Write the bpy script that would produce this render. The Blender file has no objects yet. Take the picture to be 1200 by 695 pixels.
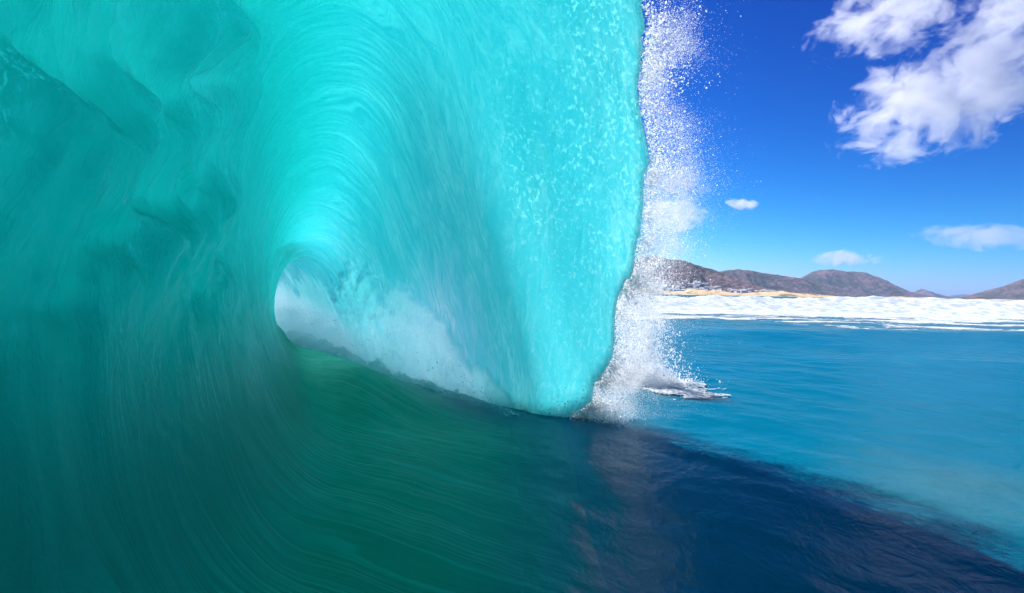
import bpy, math, random
import numpy as np
from mathutils import Vector, Matrix

scene = bpy.context.scene
COL = scene.collection
rng = np.random.default_rng(7)
R = math.radians

# ------------------------------------------------------------------ camera
CAM_H = 1.0
cam_d = bpy.data.cameras.new('camera'); cam = bpy.data.objects.new('camera', cam_d); COL.objects.link(cam)
cam_d.lens = 20.0; cam_d.sensor_width = 36.0; cam_d.clip_start = 0.02; cam_d.clip_end = 90000
cam.location = (0, 0, CAM_H)
cam.rotation_euler = (R(90 - 0.6), 0, 0)
cam.rotation_euler = (Matrix.Rotation(R(89.5), 4, 'X') @ Matrix.Rotation(R(1.0), 4, 'Z')).to_euler()
scene.camera = cam

# ------------------------------------------------------------------ world + sun
SUN_AZ = (-0.51, 0.86); SUN_EL = R(46)
world = bpy.data.worlds.new('World'); scene.world = world; world.use_nodes = True
nt = world.node_tree; nt.nodes.clear()
sky = nt.nodes.new('ShaderNodeTexSky'); sky.sky_type = 'NISHITA'; sky.sun_disc = False
sky.sun_elevation = SUN_EL; sky.sun_rotation = math.atan2(SUN_AZ[0], SUN_AZ[1])
sky.air_density = 1.0; sky.dust_density = 0.3; sky.ozone_density = 3.0
EXPO = 0.9
sep = nt.nodes.new('ShaderNodeSeparateColor'); hs = nt.nodes.new('ShaderNodeCombineColor')
nt.links.new(sky.outputs[0], sep.inputs[0])
def wm(op, a, b):
    nd = nt.nodes.new('ShaderNodeMath'); nd.operation = op
    for i_, v in enumerate((a, b)):
        if isinstance(v, bpy.types.NodeSocket): nt.links.new(v, nd.inputs[i_])
        else: nd.inputs[i_].default_value = v
    return nd.outputs[0]
# deep saturated (polarised) blue: a per-channel gamma on the sky's own radiance
kS = 0.12
r_ = wm('MULTIPLY', sep.outputs[0], kS); g_ = wm('MULTIPLY', sep.outputs[1], kS); b_ = wm('MULTIPLY', sep.outputs[2], kS)
q_ = 2**-EXPO/kS
nt.links.new(wm('MULTIPLY', wm('POWER', r_, 4.2), 1.2*q_), hs.inputs[0])
nt.links.new(wm('MULTIPLY', wm('POWER', g_, 2.5), 1.15*q_), hs.inputs[1])
nt.links.new(wm('MULTIPLY', wm('POWER', wm('ADD', b_, wm('MULTIPLY', r_, 0.5)), 1.6), 0.93*q_), hs.inputs[2])
# (the sky lights the scene as it is seen)
bg = nt.nodes.new('ShaderNodeBackground'); bg.inputs['Strength'].default_value = 0.12
wo = nt.nodes.new('ShaderNodeOutputWorld')
nt.links.new(hs.outputs[0], bg.inputs[0]); nt.links.new(bg.outputs[0], wo.inputs[0])
sun_d = bpy.data.lights.new('sun', 'SUN'); sun = bpy.data.objects.new('sun', sun_d); COL.objects.link(sun)
sun_d.energy = 5.0; sun_d.angle = R(0.5); sun_d.color = (1.0, 0.96, 0.90)
l = math.hypot(*SUN_AZ)
TO_SUN = Vector((SUN_AZ[0]/l*math.cos(SUN_EL), SUN_AZ[1]/l*math.cos(SUN_EL), math.sin(SUN_EL)))
sun.rotation_euler = TO_SUN.to_track_quat('Z', 'Y').to_euler()
sun.location = (0, 0, 60)

vs = scene.view_settings
vs.view_transform = 'Standard'; vs.look = 'None'; vs.gamma = 1.0; vs.use_curve_mapping = False
vs.exposure = EXPO
cy = scene.cycles
cy.use_denoising = True
try: cy.denoiser = 'OPENIMAGEDENOISE'
except Exception: pass
cy.max_bounces = 12; cy.diffuse_bounces = 5; cy.glossy_bounces = 3; cy.transmission_bounces = 8
cy.transparent_max_bounces = 32; cy.volume_bounces = 5
cy.sample_clamp_indirect = 6.0; cy.sample_clamp_direct = 12.0
cy.caustics_reflective = False; cy.caustics_refractive = False

# ------------------------------------------------------------------ helpers
def sstep(a, b, x):
    t = np.clip((x - a) / (b - a), 0, 1); return t * t * (3 - 2 * t)
_perm = np.random.default_rng(3).random((256, 256))
def vnoise(x, y):
    xi = np.floor(x).astype(int); yi = np.floor(y).astype(int)
    fx = x - xi; fy = y - yi
    fx = fx*fx*fx*(fx*(fx*6-15)+10); fy = fy*fy*fy*(fy*(fy*6-15)+10)
    a = _perm[xi & 255, yi & 255]; b = _perm[(xi+1) & 255, yi & 255]
    c = _perm[xi & 255, (yi+1) & 255]; d = _perm[(xi+1) & 255, (yi+1) & 255]
    return (a*(1-fx)+b*fx)*(1-fy) + (c*(1-fx)+d*fx)*fy
def fbm(x, y, o=4, g=0.5):
    s = 0; a = 1; t = 0
    for i in range(o):
        s = s + a*vnoise(x*2**i + 17.3*i, y*2**i + 9.1*i); t += a; a *= g
    return s/t*2 - 1

def np_mesh(name, verts, quads, mat=None, parent=None, uvs=None, attrs=None, smooth=True):
    """verts (N,3); quads (M,k) int array"""
    me = bpy.data.meshes.new(name)
    verts = np.ascontiguousarray(verts, dtype=np.float32); quads = np.ascontiguousarray(quads, dtype=np.int32)
    k = quads.shape[1]
    me.vertices.add(len(verts)); me.vertices.foreach_set('co', verts.ravel())
    me.loops.add(quads.size); me.loops.foreach_set('vertex_index', quads.ravel())
    me.polygons.add(len(quads))
    me.polygons.foreach_set('loop_start', np.arange(0, quads.size, k, dtype=np.int32))
    me.polygons.foreach_set('loop_total', np.full(len(quads), k, dtype=np.int32))
    me.update(calc_edges=True)
    if smooth: me.polygons.foreach_set('use_smooth', np.ones(len(quads), dtype=bool))
    if uvs is not None:
        u = me.uv_layers.new(name='flow'); u.data.foreach_set('uv', uvs[quads.ravel()].astype(np.float32).ravel())
    for an, av in (attrs or {}).items():
        at = me.attributes.new(an, 'FLOAT', 'POINT'); at.data.foreach_set('value', av.astype(np.float32).ravel())
    me.validate()
    if name in ('spray_fringe', 'spray_drops', 'foot_spray'): me.polygons.foreach_set('use_smooth', np.zeros(len(me.polygons), dtype=bool))
    ob = bpy.data.objects.new(name, me); COL.objects.link(ob)
    if mat: me.materials.append(mat)
    if parent: ob.parent = parent
    return ob
def outward(verts, quads):
    """flip a closed mesh whose faces look inwards"""
    a, b, c = verts[quads[:, 0]], verts[quads[:, 1]], verts[quads[:, 2]]
    vol = np.einsum('ij,ij->i', a, np.cross(b, c)).sum()
    if quads.shape[1] == 4:
        d = verts[quads[:, 3]]; vol += np.einsum('ij,ij->i', a, np.cross(c, d)).sum()
    return quads if vol > 0 else quads[:, ::-1]
def grid_quads(nu, nv, off=0):
    i = np.arange(nu-1)[:, None]*nv + np.arange(nv-1)[None, :]
    i = i.ravel() + off
    return np.stack([i, i+1, i+nv+1, i+nv], 1)
def tag(o, label=None, cat=None, group=None, kind=None):
    if label: o['label'] = label
    if cat: o['category'] = cat
    if group: o['group'] = group
    if kind: o['kind'] = kind
    return o
def empty(name, loc=(0, 0, 0)):
    o = bpy.data.objects.new(name, None); o.location = loc; COL.objects.link(o); return o

class NT:
    def __init__(s, name):
        s.m = bpy.data.materials.new(name); s.m.use_nodes = True
        s.t = s.m.node_tree; s.t.nodes.clear()
        s.out = s.n('OutputMaterial')
    def n(s, typ, **kw):
        nd = s.t.nodes.new('ShaderNode' + typ)
        for k, v in kw.items():
            if k in nd.inputs: s.set(nd.inputs[k], v)
            else: setattr(nd, k, v)
        return nd
    def set(s, inp, v):
        if isinstance(v, bpy.types.NodeSocket): s.t.links.new(v, inp)
        else: inp.default_value = v
    def math(s, op, a, b=0.0, c=None, clamp=False):
        nd = s.t.nodes.new('ShaderNodeMath'); nd.operation = op; nd.use_clamp = clamp
        s.set(nd.inputs[0], a); s.set(nd.inputs[1], b)
        if c is not None: s.set(nd.inputs[2], c)
        return nd.outputs[0]
    def ramp(s, fac, lo, hi):
        nd = s.t.nodes.new('ShaderNodeMapRange'); nd.interpolation_type = 'SMOOTHSTEP'
        s.set(nd.inputs['Value'], fac); nd.inputs['From Min'].default_value = lo; nd.inputs['From Max'].default_value = hi
        return nd.outputs[0]
    def mix(s, fac, a, b):
        nd = s.t.nodes.new('ShaderNodeMix'); nd.data_type = 'RGBA'
        s.set(nd.inputs[0], fac); s.set(nd.inputs[6], a); s.set(nd.inputs[7], b)
        return nd.outputs[2]
    def mapping(s, vec, scale=(1, 1, 1), rot=(0, 0, 0), loc=(0, 0, 0)):
        nd = s.n('Mapping'); s.set(nd.inputs['Vector'], vec)
        nd.inputs['Scale'].default_value = scale; nd.inputs['Rotation'].default_value = rot; nd.inputs['Location'].default_value = loc
        return nd.outputs[0]
    def noise(s, vec, scale=1, detail=3, rough=0.5, dist=0.0):
        nd = s.n('TexNoise'); s.set(nd.inputs['Vector'], vec)
        nd.inputs['Scale'].default_value = scale; nd.inputs['Detail'].default_value = detail
        nd.inputs['Roughness'].default_value = rough; nd.inputs['Distortion'].default_value = dist
        return nd.outputs[0]
    def bump(s, h, strength=0.3, dist=0.05, normal=None):
        nd = s.n('Bump'); s.set(nd.inputs['Height'], h); nd.inputs['Strength'].default_value = strength; nd.inputs['Distance'].default_value = dist
        if normal is not None: s.set(nd.inputs['Normal'], normal)
        return nd.outputs[0]
    def attr(s, name):
        return s.n('Attribute', attribute_name=name).outputs['Fac']

# ------------------------------------------------------------------ sea
def ripple(x, y):
    """world-space chop of the open water, metres"""
    c, s_ = math.cos(0.5), math.sin(0.5)
    u = x*c + y*s_; v = -x*s_ + y*c
    z = 0.035*fbm(u*0.55, v*0.30, 3) + 0.018*fbm(u*2.0+5, v*1.1, 3) + 0.010*fbm(u*6.0, v*3.2+3, 3)
    z = z + 0.16*np.exp(-((y-14-0.12*x)/1.8)**2)*sstep(3, 7, x) + 0.12*np.exp(-((y-9+0.1*x)/1.3)**2)*sstep(4, 8, x)
    return z

def water_shader(t, col, nb, k, rough=0.12):
    """opaque open water: body colour under a Fresnel reflection of strength k"""
    df = t.n('BsdfDiffuse'); t.set(df.inputs['Color'], col); t.set(df.inputs['Normal'], nb)
    gl = t.n('BsdfGlossy'); t.set(gl.inputs['Roughness'], rough); t.set(gl.inputs['Normal'], nb)
    fr = t.n('Fresnel'); fr.inputs['IOR'].default_value = 1.33; t.set(fr.inputs['Normal'], nb)
    m = t.n('MixShader'); t.set(m.inputs[0], t.math('MULTIPLY', fr.outputs[0], k))
    t.t.links.new(df.outputs[0], m.inputs[1]); t.t.links.new(gl.outputs[0], m.inputs[2])
    return m.outputs[0]
def mat_sea():
    t = NT('sea_water')
    pos = t.n('NewGeometry').outputs['Position']
    n1 = t.noise(t.mapping(pos, (7, 4.5, 1), (0, 0, 0.5)), 1.0, 4, 0.6, 0.6)
    n2 = t.noise(t.mapping(pos, (1.2, 0.8, 1), (0, 0, -0.3)), 1.0, 4, 0.55, 0.4)
    n3 = t.noise(t.mapping(pos, (0.05, 0.09, 1)), 1.0, 5, 0.6)
    n0 = t.noise(t.mapping(pos, (24, 15, 1), (0, 0, 0.35)), 1.0, 3, 0.6, 0.2)
    h = t.math('ADD', t.math('ADD', t.math('MULTIPLY', n1, 0.024), t.math('MULTIPLY', n0, 0.008)), t.math('MULTIPLY', n2, 0.07))
    nb = t.bump(h, 0.6, 0.6)
    col = t.mix(t.ramp(n3, 0.4, 0.65), (0.0, 0.112, 0.18, 1), (0.0, 0.138, 0.25, 1))
    ds = t.n('VectorMath', operation='DISTANCE'); t.t.links.new(pos, ds.inputs[0]); ds.inputs[1].default_value = (2.45, 3.05, 0)
    n5 = t.noise(t.mapping(pos, (1.4, 1.4, 1)), 1.0, 4, 0.6)
    col = t.mix(t.math('MULTIPLY', t.ramp(t.math('ADD', ds.outputs['Value'], t.math('MULTIPLY', t.math('SUBTRACT', n5, 0.5), 0.9)), 0.95, 0.1), 0.32), col, (0.075, 0.135, 0.115, 1))   # pale patch in the water colour
    t.t.links.new(water_shader(t, col, nb, 0.45), t.out.inputs[0])
    return t.m
M_SEA = mat_sea()

def axis(fine, step, growth, far):
    a = [0.0]; s = step
    while a[-1] < far:
        if a[-1] > fine: s *= growth
        a.append(a[-1] + s)
    return np.array(a)
ax = axis(9, 0.05, 1.06, 15000); xs = np.concatenate([-ax[:0:-1], ax])
ay = axis(12, 0.045, 1.05, 15000); ab = axis(2, 0.08, 1.15, 15000); ys = np.concatenate([-ab[:0:-1], ay])
X, Y = np.meshgrid(xs, ys, indexing='ij')
damp = np.clip(1 - np.hypot(X, Y)/80, 0, 1)
Z = ripple(X, Y)*damp
_s = -0.571*X + 0.821*Y; _n = 0.821*X + 0.571*Y
Z = Z - 0.22*sstep(0.05, -0.70, _n - np.clip(1.35 + (_s-1.5)*0.72, -0.4, 2.72))*sstep(-9, -7.5, _n)*sstep(-6, -5, _s)*sstep(20, 18, _s)
np_mesh('sea', np.stack([X, Y, Z], -1).reshape(-1, 3), grid_quads(len(xs), len(ys))[:, ::-1], M_SEA)
tag(bpy.data.objects['sea'], kind='structure')

# ------------------------------------------------------------------ the wave
D = np.array([-0.57, 0.82]); D /= np.linalg.norm(D); N = np.array([D[1], -D[0]])
def cubic(xk, yk, x):
    """monotone (pchip-like) interpolation"""
    xk = np.asarray(xk, float); yk = np.asarray(yk, float); h = np.diff(xk); d = np.diff(yk)/h
    m = np.zeros_like(yk); m[0] = d[0]; m[-1] = d[-1]
    for i in range(1, len(yk)-1):
        m[i] = 0 if d[i-1]*d[i] <= 0 else 2*d[i-1]*d[i]/(d[i-1]+d[i])*1.0
    i = np.clip(np.searchsorted(xk, x)-1, 0, len(xk)-2)
    t = (x-xk[i])/h[i]; t = np.clip(t, 0, 1)
    return (2*t**3-3*t**2+1)*yk[i] + (t**3-2*t**2+t)*h[i]*m[i] + (-2*t**3+3*t**2)*yk[i+1] + (t**3-t**2)*h[i]*m[i+1]
#  station:      s     wall_n  ceil_z  apex_n  tip_n  tip_z
ST = np.array([
    [-6.0,  -4.5,   2.6,   -2.6,  -2.2,   2.55],
    [-3.0,  -3.2,   3.6,   -1.2,  -0.6,   3.5],
    [ 0.0,  -1.7,   4.1,    0.3,   1.1,   3.9],
    [ 1.5,  -0.75,  3.9,    0.9,   1.85,   3.4],
    [ 2.3,  -0.25,  3.6,    1.25,  2.45,  2.8],
    [ 2.7,   0.0,   3.4,    1.4,   2.88,  2.0],
    [ 3.0,   0.17,  3.25,   1.5,   3.15,  1.0],
    [ 3.35,  0.33,  3.1,    1.6,   3.10,  0.2],
    [ 3.7,   0.5,   2.9,    1.7,   2.90,  -0.15],
    [ 5.0,   0.95,  2.3,    1.95,  2.85, -0.2],
    [ 6.0,   1.25,  1.74,   2.0,   2.75, -0.2],
    [ 7.2,   1.50,  1.36,   2.1,   2.75, -0.2],
    [ 9.0,   1.35,  1.55,   2.1,   2.9,  -0.2],
    [12.0,   0.4,   2.3,    1.7,   3.0,  -0.2],
    [16.0,  -1.5,   2.6,    0.2,   2.0,  -0.2],
    [20.0,  -4.0,   2.6,   -2.0,   0.0,  -0.2],
])
NS = 620
# stations denser where they are seen large
sk = np.concatenate([np.linspace(-6, -0.5, 40, endpoint=False), np.linspace(-0.5, 8.5, 470, endpoint=False), np.linspace(8.5, 20, 260)])
NS = len(sk)
wn, cz, an, tn, tz = [cubic(ST[:, 0], ST[:, i], sk) for i in range(1, 6)]
an = wn + (an - wn)*0.62
def section(k, nv):
    """inner face of one cross-section from the sea floor of the tube up the wall, over, down to the lip"""
    w, c, a, tN, tZ = wn[k], cz[k], an[k], tn[k], tz[k]
    zf = 0.0
    fr = max(3.4, a + 1.5)
    th = np.linspace(0, math.pi, 61)                     # bottom -> left -> top
    # left half ellipse from (a, zf) via (w, mid) to (a, c)
    zc = (zf + c)*0.5 + 0.05*c
    ex = a - (a - w)*np.sin(th)**0.92
    ez = np.where(th < math.pi/2, zc - (zc - zf)*np.cos(th), zc - (c - zc)*np.cos(th))
    fl = np.linspace(0, 1, 12, endpoint=False)
    fx = fr + (a - fr)*fl; fz = zf + 0.012 + 0*fl
    tau = np.linspace(0, 1, 41)[1:]
    px = a + (tN - a)*tau; pz = c - (c - tZ)*tau**2.0
    x = np.concatenate([fx, ex, px]); z = np.concatenate([fz, ez, pz])
    L = np.concatenate([[0], np.cumsum(np.hypot(np.diff(x), np.diff(z)))])
    part = np.concatenate([0.0*fl, np.linspace(0, 1, 61), 1 + tau])
    q = np.linspace(0, 1, nv)
    # keep the part parameter aligned between stations
    keyp = np.concatenate([np.linspace(-1, 0, 12, endpoint=False), np.linspace(0, 1, 61), 1 + tau])
    pq = np.linspace(-1, 2, nv)
    xi = np.interp(pq, keyp, x); zi = np.interp(pq, keyp, z); li = np.interp(pq, keyp, L)
    return xi, zi, li, pq
NV = 760
SX = np.zeros((NS, NV)); SZ = SX.copy(); SL = SX.copy()
for k in range(NS):
    SX[k], SZ[k], SL[k], PQ = section(k, NV)
# light smoothing across the joints
for _ in range(30):
    SX[:, 1:-1] = 0.25*SX[:, :-2] + 0.5*SX[:, 1:-1] + 0.25*SX[:, 2:]
    SZ[:, 1:-1] = 0.25*SZ[:, :-2] + 0.5*SZ[:, 1:-1] + 0.25*SZ[:, 2:]
SS = np.repeat(sk[:, None], NV, 1); PP = np.repeat(PQ[None, :], NS, 0)
def world_of(s, n, z):
    return np.stack([D[0]*s + N[0]*n, D[1]*s + N[1]*n, z], -1)
NB_ = np.clip(1.35 + (SS-1.5)*0.72, -0.4, 2.72)
SZ = SZ - 0.10*sstep(-0.05, 0.75, SX - NB_)*sstep(0.4, 0.0, PP)
SZ = SZ + 0.31*np.exp(-((SX-1.78)/0.50)**2)*sstep(3.6, 5.2, SS)*sstep(9.0, 6.8, SS)*sstep(0.5, 0.25, PP)
P3 = world_of(SS, SX, SZ)
du = np.gradient(P3, axis=0); dv = np.gradient(P3, axis=1)
NRM = np.cross(du, dv); NRM /= np.linalg.norm(NRM, axis=-1, keepdims=True) + 1e-9
# make it point into the tube
mid = world_of(SS, np.repeat(an[:, None], NV, 1), np.repeat((cz*0.5)[:, None], NV, 1))
if np.mean(np.sum(NRM*(mid-P3), -1)) < 0: NRM = -NRM
wall = sstep(0.0, 0.35, PP)                                   # 0 on the floor of the trough, 1 on the wall
SU = SS + 3.0*np.clip(0.42-PP, 0, None)**1.25
streak = fbm(SU*7.0 + 0.4*SL, SL*0.5, 4)
fine = fbm(SU*26.0 + 0.8*SL, SL*2.0+7, 3)
lump = fbm(SS*1.3+3, SL*0.9, 4)
near = 1 - sstep(2.0, 3.6, SS)
chop = sstep(3.9, 3.1, SS)*sstep(1.25, 1.7, PP)*sstep(0.5, 2.2, SS)
iso1 = fbm(SS*9.0+11, SL*7.0, 4); iso2 = fbm(SS*24.0+1, SL*20.0, 2)
lumps = sstep(4.3, 3.0, SS)*sstep(0.26, 0.42, PP + 0.06*fbm(SS*1.5, SL*0.2+4, 2))*sstep(0.92, 0.66, PP)
xs_p = SL/0.60 + 0.8*fbm(SS*1.1+3, SL*0.3, 3) + 0.55*np.abs(fbm(SS*2.4+1, SL*0.5+5, 2)) + 0.10*fbm(SS*7, SL*4, 2)
fr_p = xs_p - np.floor(xs_p)
gate = np.clip(0.75 + 0.9*fbm(SS*1.0 + 7.7*np.floor(xs_p), 3.1*np.floor(xs_p) + 0*SS, 2), 0.45, 1.0)
billow = fr_p**0.9*sstep(1.0, 0.80, fr_p)*gate
crease = lumps*np.clip(sstep(0.62, 0.86, fr_p) + sstep(0.10, 0.0, fr_p), 0, 1)*sstep(-0.35, 0.25, fbm(SS*5, SL*3+2, 3))
patch = np.clip(0.5 + 1.3*fbm(SS*0.9+20, SL*0.7, 3), 0, 1.3)
rip = fbm(SS*8+1 + fbm(SS*3, SL*3, 2), SL*6, 3)
def soft(a, n):
    for _ in range(n):
        a = np.concatenate([a[:1], 0.25*a[:-2]+0.5*a[1:-1]+0.25*a[2:], a[-1:]], 0)
        a = np.concatenate([a[:, :1], 0.25*a[:, :-2]+0.5*a[:, 1:-1]+0.25*a[:, 2:], a[:, -1:]], 1)
    return a
billow = soft(billow, 18)
froth_h = 0.03 + 1.04*sstep(3.5, 6.2, SS)
froth = sstep(0.22, -0.12, SZ/froth_h - 1 + 0.50*fbm(SS*2.4 + 2, SZ*3.2 + 3, 5, 0.6))*sstep(1.25, 1.5, PP)*sstep(3.6, 4.2, SS)
puffs = froth*(0.05 + 0.05*np.abs(fbm(SS*4.2+4, SZ*4.6, 3)) + 0.022*np.abs(fbm(SS*13, SZ*13+2, 3)) + 0.008*fbm(SS*30, SZ*30, 2))
puffs = soft(puffs, 3)*(1 - 0.8*sstep(6.8, 8.2, SS))
disp = puffs + wall*(0.040*streak*patch + 0.005*fine*patch + 0.010*rip*(1-0.5*patch))*(1-0.6*chop) + lumps*(0.36*billow - 0.05 + 0.045*rip + 0.04*fbm(SS*6+2, SL*5, 3)) + chop*(0.022*iso1 + 0.007*iso2)
P3d = P3 + NRM*disp[..., None]
# ragged lip
edge = sstep(1.72, 2.0, PP)
tv = dv/(np.linalg.norm(dv, axis=-1, keepdims=True)+1e-9)
lip_shift = tv[:, -1]*(0.20*fbm(sk*4.0, sk*0+3, 3) + 0.10*fbm(sk*13.0, sk*0+8, 3) + 0.02*fbm(sk*45.0, sk*0+8, 2))[:, None]
P3d = P3d + lip_shift[:, None, :]*edge[..., None]
foam_w = 0.95*sstep(0.75, 1.25, PP) + 0.28*sstep(0.3, 0.7, PP)*sstep(1.1, 0.8, PP) + 0.35*sstep(0.05, 0.25, PP)*sstep(0.75, 0.5, PP)*sstep(3.2, 3.8, SS)*sstep(7, 5.5, SS)
foam_w = np.clip(foam_w*(1 + 0.35*sstep(5.5, 4.0, SS)*sstep(1.0, 1.3, PP)), 0, 1.4)*(1-0.5*sstep(6.5, 9, SS))
seaw = sstep(-0.75, 0.10, SX + 0.2*fbm(SS*0.8, SX*0.8, 3) - NB_)  # edge where the curtain's painted reflection ends
fl = (1 - wall)[..., None]
P3d[..., 2] += (1 - wall)*ripple(P3[..., 0], P3[..., 1])
UV = np.stack([SS + 3.0*np.clip(0.42-PP, 0, None)**1.25, SL], -1).reshape(-1, 2)

# outer skin (back of the wave) : tip -> crest -> long back slope -> under water
NB = 90
def outer(k):
    w, c, a, tN, tZ = wn[k], cz[k], an[k], tn[k], tz[k]
    far = sstep(5.5, 7.5, sk[k])
    tau = np.linspace(1, 0, 40)
    ax_ = a + (tN - a)*tau; az_ = c - (c - tZ)*tau**2
    th = 0.036 + 0.06*sstep(3.9, 3.0, sk[k])*sstep(0.0, 0.35, 1-tau) + 0.26*(1-tau)**1.8*(1-0.25*far)
    # push out along the section normal
    gx = (tN - a)*np.ones_like(tau); gz = -2*(c - tZ)*tau; g = np.hypot(gx, gz)
    ox = ax_ - gz/g*th; oz = az_ + gx/g*th
    far = sstep(5.5, 7.5, sk[k]); ct = 0.44*(1-far) + 0.16*far
    bx = np.array([a - 0.6*(a-w), w - 0.14*(1-far) - 0.06*far, w - 0.24 + 0.1*far, w - 0.42, w - 1.5, w - 7.0]); bx[2:5] -= 0.05*sstep(3.5, 2.7, sk[k])
    bz = np.array([c + ct, 0.93*c, 0.66*c, 0.38*c, 0.13*c, -0.6])
    kx = np.concatenate([ox, bx]); kz = np.concatenate([oz, bz])
    kp = np.concatenate([np.linspace(0, 1, 40), 1 + np.arange(1, 7)/6.0])
    q = np.linspace(0, 2, NB)
    X_ = np.interp(q, kp, kx); Z_ = np.interp(q, kp, kz)
    for _ in range(12):
        X_[1:-1] = 0.25*X_[:-2]+0.5*X_[1:-1]+0.25*X_[2:]; Z_[1:-1] = 0.25*Z_[:-2]+0.5*Z_[1:-1]+0.25*Z_[2:]
    return X_, Z_
OX = np.zeros((NS, NB)); OZ = OX.copy()
for k in range(NS): OX[k], OZ[k] = outer(k)
OS = np.repeat(sk[:, None], NB, 1)
OP = world_of(OS, OX, OZ); OP[..., 2] += 0.05*fbm(OS*1.2, OX*1.2)*sstep(0.0, 0.3, np.linspace(0, 2, NB))[None, :]
# bottom: from the back toe, under the sea, to the floor's front edge
OP = OP + lip_shift[:, None, :]*sstep(0.28, 0.0, np.linspace(0, 2, NB))[None, :, None]
BX = np.stack([OX[:, -1], OX[:, -1], SX[:, 0], SX[:, 0]], 1); BZ = np.stack([OZ[:, -1]-.2, -2.5+0*OZ[:, -1], -2.5+0*OZ[:, -1], -0.6+0*OZ[:, -1]], 1)
BP = world_of(np.repeat(sk[:, None], 4, 1), BX, BZ)
ring = np.concatenate([P3d, OP, BP], 1); NR = ring.shape[1]
verts = ring.reshape(-1, 3)
i = (np.arange(NS-1)[:, None]*NR + np.arange(NR)[None, :]).ravel(); j = (np.arange(NS-1)[:, None]*NR + (np.arange(NR)[None, :]+1) % NR).ravel()
quads = np.stack([i, j, j+NR, i+NR], 1)
zero = np.zeros((NS, NR-NV))
full = lambda a_, fill: np.concatenate([a_, zero+fill], 1).ravel()
uvr = np.stack([full(SU, 0), full(SL, 0)], -1)
ca = len(verts); verts = np.concatenate([verts, ring[0].mean(0)[None], ring[-1].mean(0)[None]])
r0 = np.arange(NR); r1 = (r0+1) % NR
quads = np.concatenate([quads, np.stack([r1, r0, 0*r0+ca, 0*r0+ca], 1), np.stack([r0+(NS-1)*NR, r1+(NS-1)*NR, 0*r0+ca+1, 0*r0+ca+1], 1)])
quads_main = outward(verts - verts.mean(0), quads)
uvr = np.concatenate([uvr, np.zeros((2, 2))]); ext = lambda a_: np.concatenate([a_, [0.5, 0.5]])

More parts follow.
